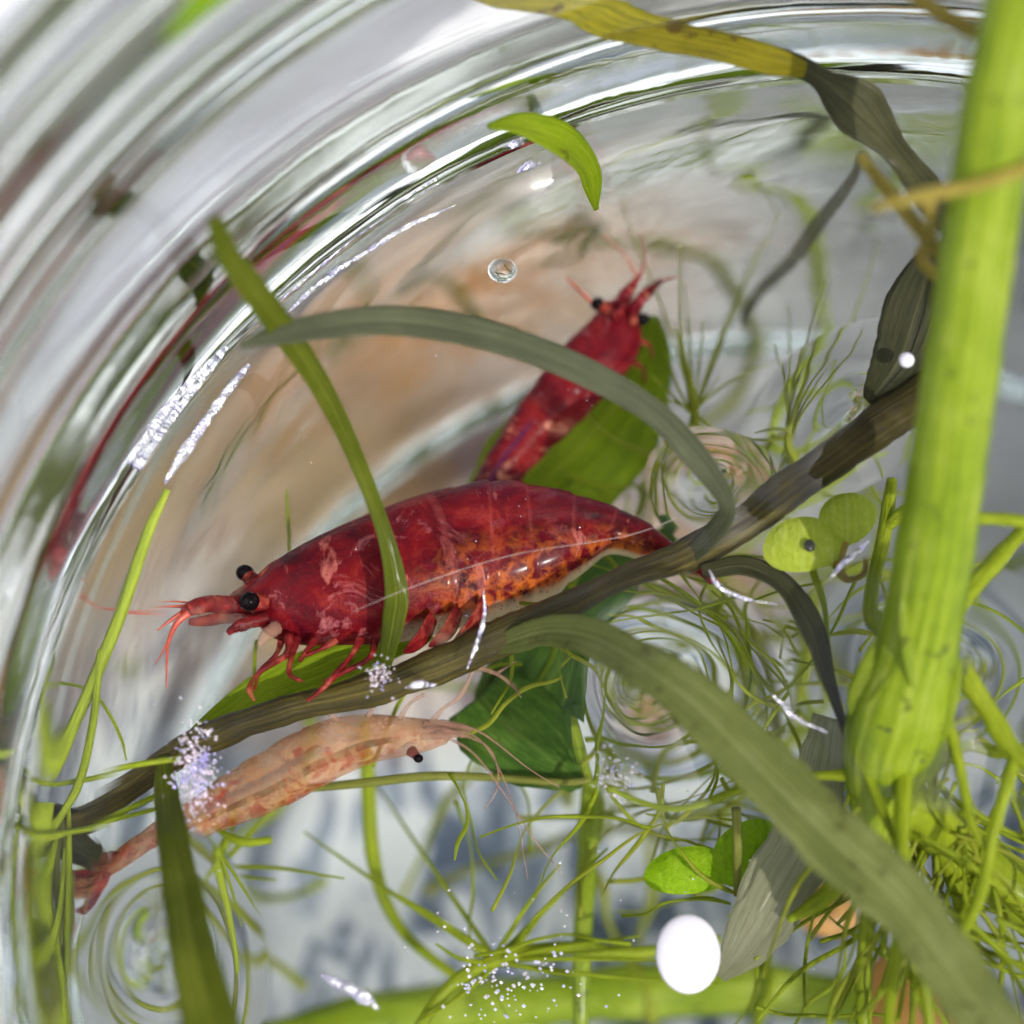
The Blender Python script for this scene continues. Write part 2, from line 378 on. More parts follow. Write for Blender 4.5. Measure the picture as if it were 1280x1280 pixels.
outer = [(top[0]+.10, top[1]+.10), (top[0]+.26, top[1]+.08), (top[0]+.36, top[1]-.08), (top[0]+.34, top[1]-.3)]
for z, r in ((2.75, 4.84), (2.5, 5.02), (2.3, 5.02), (2.12, 4.82), (1.95, 4.80), (1.75, 4.98), (1.55, 4.98), (1.35, 4.78), (1.1, 4.64), (.8, 4.52), (.3, 4.45), (-.3, 4.43)): outer.append((r, z))
outer += [(RW+.31, -1.2), (RW+.31, -2.6), (RW+.31, -3.9), (RW+.27, -4.3), (RW+.14, -4.5), (RW*.93, -4.57), (RW*.86, -4.55), (RW*.8, -4.42), (RW*.6, -4.36), (.02, -4.34)]
def smooth_prof(p, n): 
    c = cr(np.array([[a, b, 0] for a, b in p]), n); return [(max(a, .01), b) for a, b, _ in c]
prof = smooth_prof(inner, 110)+smooth_prof(outer, 110)
t = NT('clear glass')
g = t.n('BsdfGlass'); t.set(g, Color=(.97, .985, .985), Roughness=.0, IOR=1.46)
st = t.noise(t.ob((1, 1, 1)), 1.4, 3, .5, .4)
t.l(t.bump(st, .022, .004), g.inputs['Normal'])
zz = t.sep(t.ob())[2]; t.l(t.ramp(t.math('DIVIDE', zz, 4), [(.2, 0.0), (.3, .09), (.85, .11)]), g.inputs['Roughness'])   # the neck is scuffed
M['glass'] = t.surf(g.outputs[0])
V, F = lathe(prof, 260, wob=.0003)
jar = mesh('glass_jar', V, F, M['glass'])
tag(jar, 'round clear glass jar with ribbed flaring neck, holding the water and shrimps', 'jar')

# ------------------------------------------------------------------ water
t = NT('water body'); va = t.n('VolumeAbsorption'); va.inputs['Color'].default_value = (.86, .93, .88, 1); va.inputs['Density'].default_value = 4.0
t.l(va.outputs[0], t.out.inputs['Volume']); M['water'] = t.m
V, F = lathe([(.01, -3.9), (RW*.4, -3.9), (RW*.72, -3.9), (RW*.895, -3.9), (RW*.94, -3.88), (RW*.965, -3.8), (RW*.98, -3.66), (RW*.982, -2.6), (RW*.987, -1.2), (RW*.992, -.004), (.01, -.004)], 96)
water = mesh('water', V, F, M['water'], smooth=False); water['kind'] = 'structure'
t = NT('water surface'); g = t.n('BsdfGlass'); t.set(g, Color=(.985, .995, .99), Roughness=0.0, IOR=1.333)
tp = t.n('BsdfTransparent'); u = t.sep(t.uv())[0]
M['film'] = t.surf(t.mixsh(u, tp.outputs[0], g.outputs[0]))
def meniscus(px, py, rx, ry, rot, h, lam, seed=0, lean=(0, 0)):
    """raised water round a stalk: polar sheet, height falls off outwards"""
    c = at(px, py, 0); a, b = px2cm(rx, c), px2cm(ry, c); nr, na = 46, 96; V, UV, F = [], [], []
    for i in range(nr+1):
        s = .015+.985*(i/nr)**1.15
        for j in range(na):
            q = 2*math.pi*j/na
            e = 1+.05*math.sin(2*q+seed)+.035*math.sin(3*q+seed*2.1)
            x, y = a*s*e*math.cos(q), b*s*e*math.sin(q)
            x += lean[0]*(1-s)**2+.02*a*math.sin(5*s+seed+q); y += lean[1]*(1-s)**2+.02*b*math.cos(6*s+q)
            z = h*(math.exp(-s/lam)-math.exp(-1/lam))+.004+(.0005+.0005*math.sin(q*2+seed))*math.sin(s*31+2.2*math.sin(q+seed)+1.1*math.sin(3*q))*(1-s)**.5*min(1, s*4)
            z += .008*(1-s)*s*math.sin(9*s+2*q+seed)
            V.append((c[0]+x*math.cos(rot)-y*math.sin(rot), c[1]+x*math.sin(rot)+y*math.cos(rot), z)); 
            f = min(1, max(0, (1-s)/.07)); UV.append((f*f*(3-2*f), s))
    for i in range(nr):
        for j in range(na):
            k = (j+1) % na; F.append((i*na+j, (i+1)*na+j, (i+1)*na+k, i*na+k))
    return mesh('meniscus', V, F, M['film'], water, UV)
meniscus(842, 866, 150, 165, .5, .42, .46, 1, (-.14, .12))
meniscus(215, 1215, 122, 190, .12, .44, .46, 2, (-.03, .14))
meniscus(1172, 845, 190, 170, 0, .42, .48, 3)
meniscus(890, 608, 88, 80, .4, .24, .45, 4)
meniscus(1050, 520, 175, 95, .66, .28, .45, 5, (.02, -.03))
# meniscus climbing the glass all the way round
pr = [(RW*1.0-.004-.42*(1-s), .20*math.exp(-(1-s)*.42/.11)-.004) for s in np.linspace(0, 1, 16)]
V, F = lathe(pr, 300, .0012); m = len(pr)
UV = [(min(1, (i % m)/(m-1)*3), 0) for i in range(len(V))]
mesh('wall_meniscus', V, F, M['film'], water, UV)

# ------------------------------------------------------------------ shrimps
def shrimp_body(root, stations, z0, z1, mat, roll=(0, 0), segs=None, widths=None, n=110, ns=28):
    """stations rows: top px, bottom px of the outline from head to tail, half thickness px"""
    k = len(stations); rows = []
    for i, (tx, ty, bx, by, hw) in enumerate(stations):
        z = z0+(z1-z0)*i/(k-1); a, b = at(tx, ty, z), at(bx, by, z); rows.append([*((a+b)/2), *((a-b)/2), px2cm(hw, a)])
    C = cr(rows, n); T = frame(C[:, :3]); rings, uvr = [], []
    for i in range(n):
        u = i/(n-1); c, a, w = C[i, :3], C[i, 3:6], C[i, 6]
        b = np.cross(T[i], a); b /= np.linalg.norm(b)+1e-9
        g = 1.0; lobe = 0.0
        if segs and segs[0] < u < segs[1]:
            f = (u-segs[0])/(segs[1]-segs[0])*segs[2] % 1.0
            g = 1+.055*(f**.7)-.03; lobe = .07*math.sin(math.pi*f)**.7-.04
        rg, uu = [], []
        for j in range(ns):
            q = 2*math.pi*j/ns; cz, sz = math.cos(q), math.sin(q)
            sw = abs(sz)**.85*(1 if sz > 0 else -1)*w*(1-.35*max(0, -cz)**3)
            rg.append(c+a*cz*(g+(lobe*max(0, -cz)**4))+b*sw*g); uu.append(((cz+1)/2, u))
        rings.append(np.array(rg)); uvr.append(uu)
    V, F, UV = loft(rings, uvr)
    return mesh('body', V, F, mat, root, UV)
def eye(root, px, py, z, r, stalk):
    p = at(px, py, z)
    k = tube('eye_stalk', [(*stalk, r*1.25), ((px+stalk[0])/2, (py+stalk[1])/2, (z+stalk[2])/2, r*1.0), (px, py, z, r*.72)], M['limb'], root, 10, 10)
    blob('eye', p, px2cm(r, p), M['eye'], k, (1.05, .95, 1))
def limb(root, name, path, mat, sides=8):
    if name == 'leg': path = [(a, b, c, d*(.62 if i % 2 else .85)) for i, (a, b, c, d) in enumerate(path)]
    return tube(name, path, mat, root, sides, None, .16 if name != 'antenna' else 0, int(path[0][0]))

# --- the large red shrimp
sh = thing('red_shrimp', 'large deep red shrimp seen side on, clinging to the dark diagonal stem', 'shrimp')
st1 = [(296, 746, 296, 764, 10), (322, 725, 318, 775, 24), (345, 702, 336, 795, 36), (390, 676, 378, 806, 48), (440, 653, 432, 806, 54), (500, 629, 496, 803, 56), (548, 614, 548, 792, 55),
       (600, 604, 606, 779, 51), (640, 603, 655, 763, 47), (700, 614, 698, 741, 41), (745, 627, 729, 715, 36), (780, 640, 762, 693, 28), (812, 656, 797, 698, 22), (842, 680, 826, 706, 16), (872, 704, 862, 724, 11)]
shrimp_body(sh, st1, -.52, -.62, M['red'], segs=(.46, .97, 6))
eye(sh, 312, 752, -.36, 13, (326, 756, -.42)); eye(sh, 306, 716, -.60, 11, (325, 735, -.58))
limb(sh, 'rostrum', [(350, 708, -.5, 11), (322, 727, -.5, 7), (300, 738, -.5, 4), (284, 748, -.5, 1.5)], M['limb'])
for path in ([(318, 757, -.46, 13), (290, 755, -.46, 12), (262, 755, -.46, 11), (240, 760, -.46, 9), (226, 768, -.46, 4)],
             [(316, 770, -.5, 8), (285, 772, -.5, 8), (255, 776, -.5, 7), (236, 777, -.5, 4)]):
    limb(sh, 'antennule', path, M['limb'])
for path in ([(236, 766, -.45, 5), (222, 778, -.45, 4), (213, 795, -.44, 3), (209, 815, -.43, 1.8), (208, 860, -.42, .8)], [(230, 764, -.46, 4), (215, 774, -.46, 2.5), (196, 788, -.46, 1.2)],
             [(236, 758, -.5, 3), (210, 758, -.5, 1.6), (150, 760, -.5, .8)], [(250, 755, -.5, 2), (205, 752, -.52, .9), (120, 764, -.55, .6)], [(215, 790, -.44, 2), (203, 815, -.44, 1.2), (194, 830, -.44, .6)]):
    limb(sh, 'antenna', path, M['antenna'])
limb(sh, 'antennal_scale', [(335, 772, -.38, 8), (310, 778, -.36, 8), (292, 786, -.35, 7), (284, 792, -.35, 4)], M['limb'])
limb(sh, 'mouthpart', [(345, 785, -.34, 9), (335, 792, -.3, 9), (328, 800, -.28, 6), (324, 808, -.28, 3)], M['limb_pale'])
for path in ([(362, 795, -.4, 8), (358, 818, -.34, 7), (335, 832, -.3, 5), (317, 848, -.3, 5), (312, 862, -.3, 5), (318, 876, -.3, 2)],
             [(372, 797, -.42, 7), (364, 822, -.34, 6), (362, 842, -.3, 4), (378, 852, -.32, 3)],
             [(395, 798, -.4, 7), (382, 815, -.36, 5), (375, 826, -.34, 4)],
             [(420, 800, -.42, 7), (400, 812, -.4, 5), (380, 820, -.38, 3)],
             [(450, 798, -.4, 7), (440, 818, -.36, 6), (415, 848, -.33, 5), (395, 868, -.33, 4), (384, 876, -.33, 3)],
             [(470, 795, -.4, 7), (462, 822, -.34, 6), (430, 840, -.33, 4), (404, 852, -.36, 3)],
             [(352, 800, -.42, 6), (345, 818, -.46, 5), (325, 840, -.48, 3.5), (318, 862, -.46, 2.5)]):
    limb(sh, 'leg', path, M['limb'])
for i, x in enumerate((540, 572, 604)):
    leaf('swimmeret', [(x, 770-i*9, -.40, 11, 60), (x-12, 792-i*8, -.36, 14, 60), (x-26, 808-i*8, -.36, 10, 60), (x-36, 816-i*8, -.36, 2, 60)], M['limb'], sh, 14)
for dx, dy, a in ((30, 26, 9), (36, 16, 8), (22, 34, 7), (40, 34, 6)):
    leaf('tail_fan', [(862, 710, -.62, 5, 20), (862+dx*.5, 712+dy*.5, -.63, a, 20), (862+dx, 712+dy, -.64, 3, 20)], M['red'], sh, 14)

# --- the red shrimp seen from above
s2 = thing('red_shrimp', 'smaller red shrimp seen from above, its tail hidden behind the large one', 'shrimp')
st2 = [(768, 372, 792, 392, 10), (752, 384, 801, 408, 18), (736, 402, 800, 436, 24), (712, 425, 785, 463, 29), (690, 450, 762, 490, 30), (662, 487, 738, 514, 31), (642, 515, 716, 536, 30), (624, 545, 690, 560, 28),
       (606, 574, 662, 588, 26), (590, 604, 640, 616, 23), (576, 630, 620, 646, 20), (566, 655, 604, 668, 16), (560, 680, 588, 690, 10)]
shrimp_body(s2, st2, -1.05, -1.25, M['red2'], segs=(.36, .98, 6))
eye(s2, 747, 380, -.98, 9, (764, 388, -1.0)); eye(s2, 803, 399, -.98, 9, (790, 400, -1.0))
limb(s2, 'antennule', [(772, 385, -1.02, 10), (784, 366, -1.02, 8), (794, 352, -1.02, 5), (801, 343, -1.02, 2)], M['red2'])
limb(s2, 'antennule', [(788, 392, -1.02, 9), (802, 373, -1.02, 8), (816, 359, -1.02, 6), (828, 350, -1.02, 2)], M['red2'])
limb(s2, 'rostrum', [(766, 398, -.92, 6), (778, 384, -.94, 4), (788, 370, -.96, 1.2)], M['limb'])
for path in ([(800, 344, -1.02, 2), (806, 322, -1.0, 1.1), (800, 290, -1.0, .7)], [(826, 352, -1.02, 2), (838, 348, -1.0, 1.2), (850, 346, -1.0, .7)], [(796, 346, -1.02, 1.6), (780, 318, -1.0, .8), (752, 292, -1.0, .6)], [(748, 386, -.98, 2.5), (728, 366, -.96, 2), (706, 346, -.95, 1)]):
    limb(s2, 'antenna', path, M['antenna'])
for path in ([(798, 425, -1.1, 5), (812, 432, -1.14, 4), (816, 448, -1.2, 2)], [(790, 452, -1.1, 5), (804, 462, -1.15, 4), (806, 478, -1.2, 2)], [(768, 485, -1.1, 5), (782, 498, -1.16, 4), (780, 512, -1.2, 2)]):
    limb(s2, 'leg', path, M['limb'])
leaf('tail_fan', [(574, 678, -1.25, 8), (566, 700, -1.26, 16), (560, 720, -1.27, 6)], M['red2'], s2, 12)

# --- the pale shrimp hanging under the stem
s3 = thing('pale_shrimp', 'pale peach shrimp with rusty spots hanging upside down beneath the stem', 'shrimp')
st3 = [(556, 930, 572, 905, 8), (535, 938, 545, 900, 16), (505, 945, 505, 896, 24), (470, 952, 462, 893, 30), (430, 968, 415, 898, 32), (390, 990, 370, 915, 32), (350, 1010, 328, 940, 31), (310, 1026, 290, 962, 28), (270, 1040, 252, 990, 24),
       (242, 1056, 220, 1012, 20), (216, 1074, 190, 1030, 17), (188, 1098, 160, 1052, 13), (160, 1114, 138, 1068, 9)]
shrimp_body(s3, st3, -.80, -.95, M['pale'], segs=(.4, .98, 6))
eye(s3, 523, 948, -.66, 6, (514, 939, -.70))
limb(s3, 'gut', [(490, 924, -.82, 4), (450, 934, -.82, 5), (400, 955, -.82, 5), (350, 982, -.84, 5), (300, 1004, -.86, 4), (250, 1028, -.88, 3), (200, 1058, -.9, 2)], M['leaf_dark'])
for x, y in ((560, 905), (548, 912), (556, 918)): limb(s3, 'antennule', [(x-30, y+2, -.76, 6), (x, y, -.72, 5), (x+26, y+3, -.7, 2)], M['limb_pale'])
leaf('antennal_scale', [(540, 918, -.74, 8), (565, 913, -.74, 10), (590, 912, -.74, 2)], M['limb_pale'], s3, 12)
for path in ([(545, 915, -.7, 2.4), (590, 940, -.66, 1.8), (625, 985, -.62, 1.3), (665, 1045, -.6, 1.1), (702, 1092, -.6, .7)], [(550, 912, -.7, 2), (600, 925, -.66, 1.3), (640, 1000, -.62, 1), (660, 1100, -.6, .6)],
             [(552, 910, -.7, 3), (605, 930, -.66, 1.6), (622, 960, -.64, 1.4), (620, 990, -.63, 1.1), (605, 1012, -.62, .8)], [(556, 905, -.72, 3), (600, 915, -.68, 1.8), (660, 960, -.64, 1), (700, 985, -.62, .8)]):
    limb(s3, 'antenna', path, M['limb_pale'])
for path in ([(540, 902, -.72, 5), (555, 885, -.66, 4), (575, 870, -.62, 4), (592, 838, -.6, 3), (600, 830, -.6, 2)], [(500, 898, -.76, 5), (512, 880, -.7, 4), (530, 868, -.68, 3)], [(460, 895, -.76, 5), (470, 880, -.7, 4), (488, 872, -.66, 3)], [(420, 900, -.78, 5), (405, 884, -.7, 4), (390, 876, -.66, 3)],
             [(596, 834, -.6, 4), (620, 842, -.6, 4), (640, 856, -.6, 3), (652, 872, -.6, 1.5)], [(620, 842, -.6, 3), (634, 834, -.6, 2), (646, 826, -.6, 1)]):
    limb(s3, 'leg', path, M['limb_pale'])
for i, q in enumerate(((88, 1092, 17), (78, 1106, 15), (104, 1126, 16), (92, 1154, 14), (128, 1140, 13))):
    leaf('tail_fan', [(172, 1076, -.93, 8), ((172+q[0])/2, (1078+q[1])/2, -.94, q[2]), (q[0]+8, q[1], -.95, q[2]*.8), (q[0]-8, q[1]+3, -.95, 2)], M['pale' if i % 2 else 'limb'], s3, 14, wave=.25, seed=i)

# ------------------------------------------------------------------ the dark stem with strap leaves
pl = thing('stem_plant', 'dark olive water plant stem lying diagonally with long strap leaves', 'water plant')
tube('stem', [(66, 1034, -.72, 7.8), (100, 1020, -.70, 17.4), (160, 985, -.62, 17.4), (230, 938, -.55, 19.1), (300, 906, -.50, 20.0), (380, 882, -.46, 19.1), (460, 864, -.42, 20.9), (540, 836, -.38, 22.6), (620, 800, -.34, 23.5), (700, 765, -.30, 21.8), (780, 728, -.26, 20.9),
              (860, 694, -.22, 21.8), (920, 660, -.16, 23.5), (1000, 602, -.06, 24.4), (1080, 545, .06, 27.0), (1150, 497, .16, 29.6), (1230, 450, .26, 29.6)], M['stem'], pl, 18, 150, .10, 3)
leaf('leaf', [(482, 832, -.36, 9, 20), (492, 780, -.2, 14, 10), (494, 735, -.1, 15, -20), (478, 660, .02, 10, -10), (440, 560, .25, 11, 10), (400, 480, .5, 14, 15), (355, 415, .85, 17, 10), (310, 355, 1.2, 18, 5), (284, 318, 1.4, 15, 0), (267, 272, 1.6, 10, 0)], M['leaf_olive'], pl, 70, .3)
leaf('leaf', [(862, 698, -.2, 9, 0), (884, 676, -.02, 14, 5), (904, 652, .16, 13, 10), (908, 625, .3, 11, 30), (872, 572, .4, 17, 25), (820, 518, .46, 16, 15), (750, 475, .52, 18, 10), (660, 436, .58, 19, 5), (570, 412, .62, 21, 0), (480, 402, .74, 20, 0), (400, 410, .84, 18, 0), (345, 420, .9, 14, 0), (300, 432, .95, 4, 0)], M['leaf_grey'], pl, 80, .25)
leaf('leaf', [(612, 812, -.34, 7, 0), (650, 798, -.2, 17, 0), (690, 790, -.06, 21, 0), (745, 800, .16, 25, 0), (810, 838, .42, 31, 8), (880, 892, .52, 37, 10), (960, 972, .54, 39, 8), (1040, 1050, .56, 42, 4), (1115, 1120, .58, 42, 0), (1180, 1200, .6, 39, 0), (1260, 1310, .64, 38, 0)], M['leaf_translucent'], pl, 110, .28, wave=.09)
leaf('leaf', [(878, 716, -.16, 10, 0), (930, 710, -.12, 15, 20), (978, 735, -.1, 19, 35), (1012, 790, -.1, 20, 30), (1032, 850, -.1, 16, 45), (1052, 905, -.1, 9, 50), (1068, 960, -.1, 3, 40)], M['leaf_dark'], pl, 60, .35)
leaf('leaf', [(1085, 505, .1, 12, 0), (1125, 450, .18, 36, 10), (1148, 385, .28, 40, 20), (1165, 335, .4, 28, 40), (1190, 295, .5, 14, 60), (1160, 240, .58, 20, 35), (1120, 190, .66, 17, 20), (1070, 135, .74, 34, 10), (1030, 100, .8, 15, 45), (985, 78, .85, 14, 20), (900, 60, .9, 17, 5), (800, 42, .95, 17, 0), (700, 22, 1.0, 13, 0), (604, 8, 1.05, 1, 0)], M['leaf_dark'], pl, 120, .3, wave=.06)
leaf('leaf', [(204, 945, -.5, 8, 0), (208, 985, -.35, 15, 0), (216, 1040, 0, 19, 0), (228, 1110, .25, 24, 0), (242, 1190, .48, 29, 0), (262, 1270, .58, 34, 0), (275, 1330, .62, 36, 0)], M['leaf_olive'], pl, 60, .3, wave=.04)
leaf('leaf', [(205, 958, -.66, 6, 0), (260, 912, -.7, 16, 0), (330, 866, -.74, 26, 0), (400, 836, -.78, 28, 0), (470, 812, -.8, 22, 0), (540, 795, -.84, 6, 0)], M['leaf_broad'], pl, 40, .2)
leaf('leaf', [(84, 1030, -.70, 20, 0), (92, 1050, -.74, 20, 20), (112, 1068, -.78, 17, 30), (120, 1078, -.8, 5, 30)], M['leaf_dark'], pl, 20, .5, wave=.1)
leaf('leaf', [(100, 1010, -.66, 16, 60), (82, 1002, -.66, 14, 70), (72, 1028, -.68, 8, 70)], M['leaf_dark'], pl, 16, .4)
# yellow far half of the long twisted leaf
leaf('leaf_tip', [(1006, 88, .835, 10, 20), (960, 76, .875, 19, 10), (900, 60, .905, 20, 5), (800, 42, .955, 20, 0), (700, 22, 1.005, 16, 0), (640, 12, 1.035, 10, 0), (598, 6, 1.055, 2, 0)], M['leaf_yellow'], pl, 60, .3, .02, wave=.03, seed=4)
# ------------------------------------------------------------------ broad leaves behind the shrimps
b1 = thing('broad_leaf_plant', 'plant with broad bright green leaf behind the two red shrimps', 'water plant')
leaf('leaf', [(818, 395, -1.3, 6, 0), (808, 440, -1.35, 34, 0), (775, 500, -1.4, 66, 0), (725, 560, -1.45, 84, 0), (672, 612, -1.5, 84, 0), (640, 660, -1.55, 70, 0), (620, 720, -1.6, 45, 0), (615, 780, -1.6, 16, 0)], M['leaf_broad'], b1, 60, .14, wave=.05)
leaf('leaf', [(850, 660, -1.2, 8, 0), (790, 705, -1.25, 34, 0), (735, 770, -1.3, 62, 0), (690, 850, -1.32, 78, 0), (668, 900, -1.3, 78, 0), (690, 950, -1.25, 44, 10), (722, 985, -1.2, 10, 10)], M['leaf_deep'], b1, 60, .16, wave=.05)
leaf('leaf', [(600, 870, -1.22, 50, 0), (640, 910, -1.16, 66, 5), (690, 950, -1.12, 46, 0), (728, 982, -1.1, 6, 0)], M['leaf_deep'], b1, 30, .2, wave=.06)
tube('stalk', [(612, 770, -1.6, 8), (640, 840, -1.7, 8), (740, 960, -1.9, 9), (735, 1100, -2.2, 9)], M['root'], b1, 10)

# ------------------------------------------------------------------ thick green stalk with its roots
gs = thing('green_stalk_plant', 'thick bright green stalk with knobbly base and trailing green roots', 'water plant')
tube('stalk', [(1300, -120, 2.7, 44), (1276, 0, 2.35, 46), (1246, 150, 2.05, 47), (1220, 330, 1.65, 47), (1196, 500, 1.25, 48), (1176, 640, .85, 49), (1160, 740, .55, 50), (1144, 820, .3, 54), (1126, 885, .1, 62), (1110, 940, -.1, 58), (1100, 990, -.25, 42), (1094, 1050, -.4, 26), (1090, 1085, -.5, 8)], M['green_stem'], gs, 24, 130, .035, 5)
leaf('sheath', [(1140, 790, .42, 20, -30), (1106, 832, .34, 26, -30), (1078, 872, .2, 18, -30), (1066, 900, .1, 4, -30)], M['green_stem'], gs, 24, .5, .02)
leaf('sheath', [(1136, 708, .7, 4, 20), (1135, 760, .62, 16, 20), (1140, 820, .5, 18, 20), (1150, 880, .3, 6, 20)], M['green_stem'], gs, 24, .5, .02)
leaf('sheath', [(1182, 780, .4, 8, 0), (1180, 850, .25, 20, 0), (1165, 930, .05, 14, 0), (1160, 980, -.1, 3, 0)], M['green_stem'], gs, 24, .5, .02)
for path in ([(1130, 940, 0, 12), (1128, 1040, .1, 9), (1132, 1120, .15, 9), (1118, 1200, .1, 8), (1108, 1300, .1, 8)],
             [(1180, 880, .1, 10), (1200, 960, .1, 7), (1212, 1020, .1, 6), (1228, 1060, .1, 4)],
             [(1175, 790, .3, 14), (1215, 735, .2, 12), (1250, 695, .1, 11), (1300, 640, 0, 10)],
             [(1180, 660, .6, 12), (1230, 648, .5, 9), (1300, 655, .4, 8)],
             [(1195, 830, .2, 16), (1230, 880, .2, 14), (1265, 935, .2, 12), (1310, 985, .2, 10)],
             [(1272, 935, .2, 8), (1245, 1030, .15, 8), (1225, 1120, .1, 8), (1195, 1180, .1, 7), (1170, 1240, 0, 5)],
             [(1110, 970, -.1, 11), (1020, 970, -.25, 6), (930, 985, -.4, 5), (840, 1010, -.5, 5), (760, 985, -.55, 3)],
             [(1070, 900, 0, 9), (1082, 960, 0, 7), (1110, 1030, 0, 5), (1130, 1080, 0, 3)],
             [(1120, 1000, -.2, 34), (1180, 1040, -.45, 34), (1240, 1090, -.65, 36), (1320, 1160, -.8, 36)],
             [(1150, 960, -.1, 18), (1200, 930, -.2, 9), (1250, 940, -.25, 8), (1300, 925, -.3, 8)],
             [(1180, 1060, -.45, 16), (1200, 1120, -.6, 14), (1215, 1190, -.7, 12), (1225, 1300, -.8, 12)],
             [(1100, 1020, -.3, 14), (1060, 1090, -.4, 13), (1020, 1130, -.5, 11), (985, 1150, -.55, 5)],
             [(1115, 600, -.3, 7), (1105, 670, -.25, 9), (1090, 740, -.15, 9), (1092, 780, -.05, 10), (1118, 800, .1, 10)],
             [(1085, 770, -.1, 6), (1110, 775, 0, 6), (1130, 770, .1, 6)],
             [(1108, 660, -.25, 6), (1130, 640, -.2, 9), (1150, 630, -.15, 8)],
             [(1100, 1050, -.3, 10), (1085, 1150, -.5, 9), (1080, 1220, -.6, 10), (1080, 1320, -.7, 10)],
             [(1120, 1100, 0, 5), (1150, 1200, -.1, 7), (1165, 1300, -.2, 7)]):
    tube('root', path, M['root'], gs, 9, None, .12, int(path[0][0]))
rs = np.random.RandomState(11)
for i in range(84):
    x, y = rs.uniform(1060, 1260), rs.uniform(900, 1160); z = rs.uniform(-.6, .0); a = rs.uniform(-.6, 1.1); L = rs.uniform(120, 330)
    q = [(x, y, z, rs.uniform(2, 4.5))]; dx, dy = math.sin(a), math.cos(a)
    for k in range(1, 5):
        a += rs.uniform(-.35, .35); x += L/4*math.sin(a); y += L/4*math.cos(a); q.append((x, y, z-.1*k*rs.uniform(0, 1.5), rs.uniform(1.2, 4)))
    tube('root', q, M['root'] if i % 3 else M['needle'], gs, 6)
rs = np.random.RandomState(2)
for i in range(12):
    p = at(rs.uniform(1080, 1160), rs.uniform(830, 985), .0); dr = p-CAM
    # specks sit on the near side of the base
    c = at(1112, 930, 0); r_ = px2cm(60, c); off = (p-c)[:2]; h = math.sqrt(max(.0, r_*r_-(off**2).sum()*.55))
    blob('speck', (p[0], p[1], max(h, .05)+.05), rs.uniform(.006, .014), M['black'], gs, (1, 1, .5), 7, 5)

# yellow rootlets crossing the stalk
yr = thing('yellow_rootlet', 'thin yellow rootlet crossing in front of the green stalk top', 'root')
tube('strand', [(1075, 195, 1.3, 8), (1120, 250, 1.35, 10), (1160, 300, 1.4, 10), (1190, 335, 1.4, 8)], M['root_yellow'], yr)
tube('strand', [(1090, 260, 1.9, 6), (1150, 245, 2.0, 9), (1215, 232, 2.05, 9), (1300, 205, 2.1, 9)], M['root_yellow'], yr)
tube('strand', [(1160, 250, 1.8, 10), (1165, 290, 1.5, 8), (1152, 325, 1.2, 8), (1190, 360, 1.1, 8)], M['root_yellow'], yr)
tube('strand', [(1120, -20, 1.8, 8), (1190, 25, 1.8, 11), (1240, 45, 1.9, 11)], M['root_yellow'], yr)

# ------------------------------------------------------------------ duckweed and small leaves
def frond(root, px, py, z, rx, ry, rot, mat, dome=.22):
    c = at(px, py, z); a, b = px2cm(rx, c), px2cm(ry, c); V, F = [], []; n, m = 28, 8
    for side in (1, -1):
        for i in range(m+1):
            s = max(.02, i/m)
            for j in range(n):
                q = 2*math.pi*j/n; e = 1+.05*math.cos(q)+.03*math.sin(3*q+px)
                x, y = a*s*e*math.cos(q), b*s*e*math.sin(q)
                V.append((c[0]+x*math.cos(rot)-y*math.sin(rot), c[1]+x*math.sin(rot)+y*math.cos(rot), c[2]+side*.03*math.sqrt(max(0, 1-s*s))*(1 if side > 0 else .6)-dome*a*s*s*.5))
    o2 = (m+1)*n
    for i in range(m):
        for j in range(n):
            k = (j+1) % n; F.append((i*n+j, (i+1)*n+j, (i+1)*n+k, i*n+k)); F.append((o2+i*n+j, o2+i*n+k, o2+(i+1)*n+k, o2+(i+1)*n+j))
    for j in range(n):
        k = (j+1) % n; F.append((m*n+j, o2+m*n+j, o2+m*n+k, m*n+k))
    uv = [((v[0]-c[0])/(2*a)+.5, (v[1]-c[1])/(2*b)+.5) for v in V]
    return mesh('frond', V, F, mat, root, uv)
d1 = thing('duckweed', 'pale speckled duckweed pair floating between the dark stem and green stalk', 'duckweed')
M['duck_pale'] = plant_mat('pale duckweed', (.42, .54, .04), (.58, .68, .08), (.72, .78, .2), .5, 8, .3, clear=.1)
frond(d1, 1002, 680, -.02, 52, 36, .15, M['duck_pale']); frond(d1, 1058, 648, -.03, 38, 33, .6, M['duck_pale'])
blob('speck', at(1012, 682, .05), .03, M['black'], d1, (1, 1.1, .4), 10, 6)
tube('rootlet', [(1012, 700, -.06, 5), (1030, 760, -.2, 4), (1040, 820, -.4, 3)], M['root'], d1); tube('rootlet', [(1060, 670, -.06, 6), (1052, 690, -.05, 6), (1048, 710, -.1, 7), (1058, 730, -.2, 5), (1078, 725, -.2, 4), (1082, 700, -.1, 3)], M['root_yellow'], d1)
d2 = thing('duckweed', 'bright lime duckweed pair below the big translucent leaf', 'duckweed')
frond(d2, 858, 1088, -.85, 56, 30, .12, M['duck']); frond(d2, 932, 1066, -.82, 50, 36, .75, M['duck'])
tube('rootlet', [(920, 1010, -.5, 6), (922, 1060, -.6, 6), (921, 1120, -.7, 4)], M['root_dull'], d2)
lf = tag(leaf('submerged_leaf', [(610, 158, .85, 4, 0), (652, 158, .75, 17, 0), (702, 178, .6, 24, 0), (734, 214, .35, 17, 0), (745, 262, .1, 3, 0)], M['leaf_broad'], None, 30, .3), 'bright green leaf scrap stuck to the glass at the waterline', 'leaf')
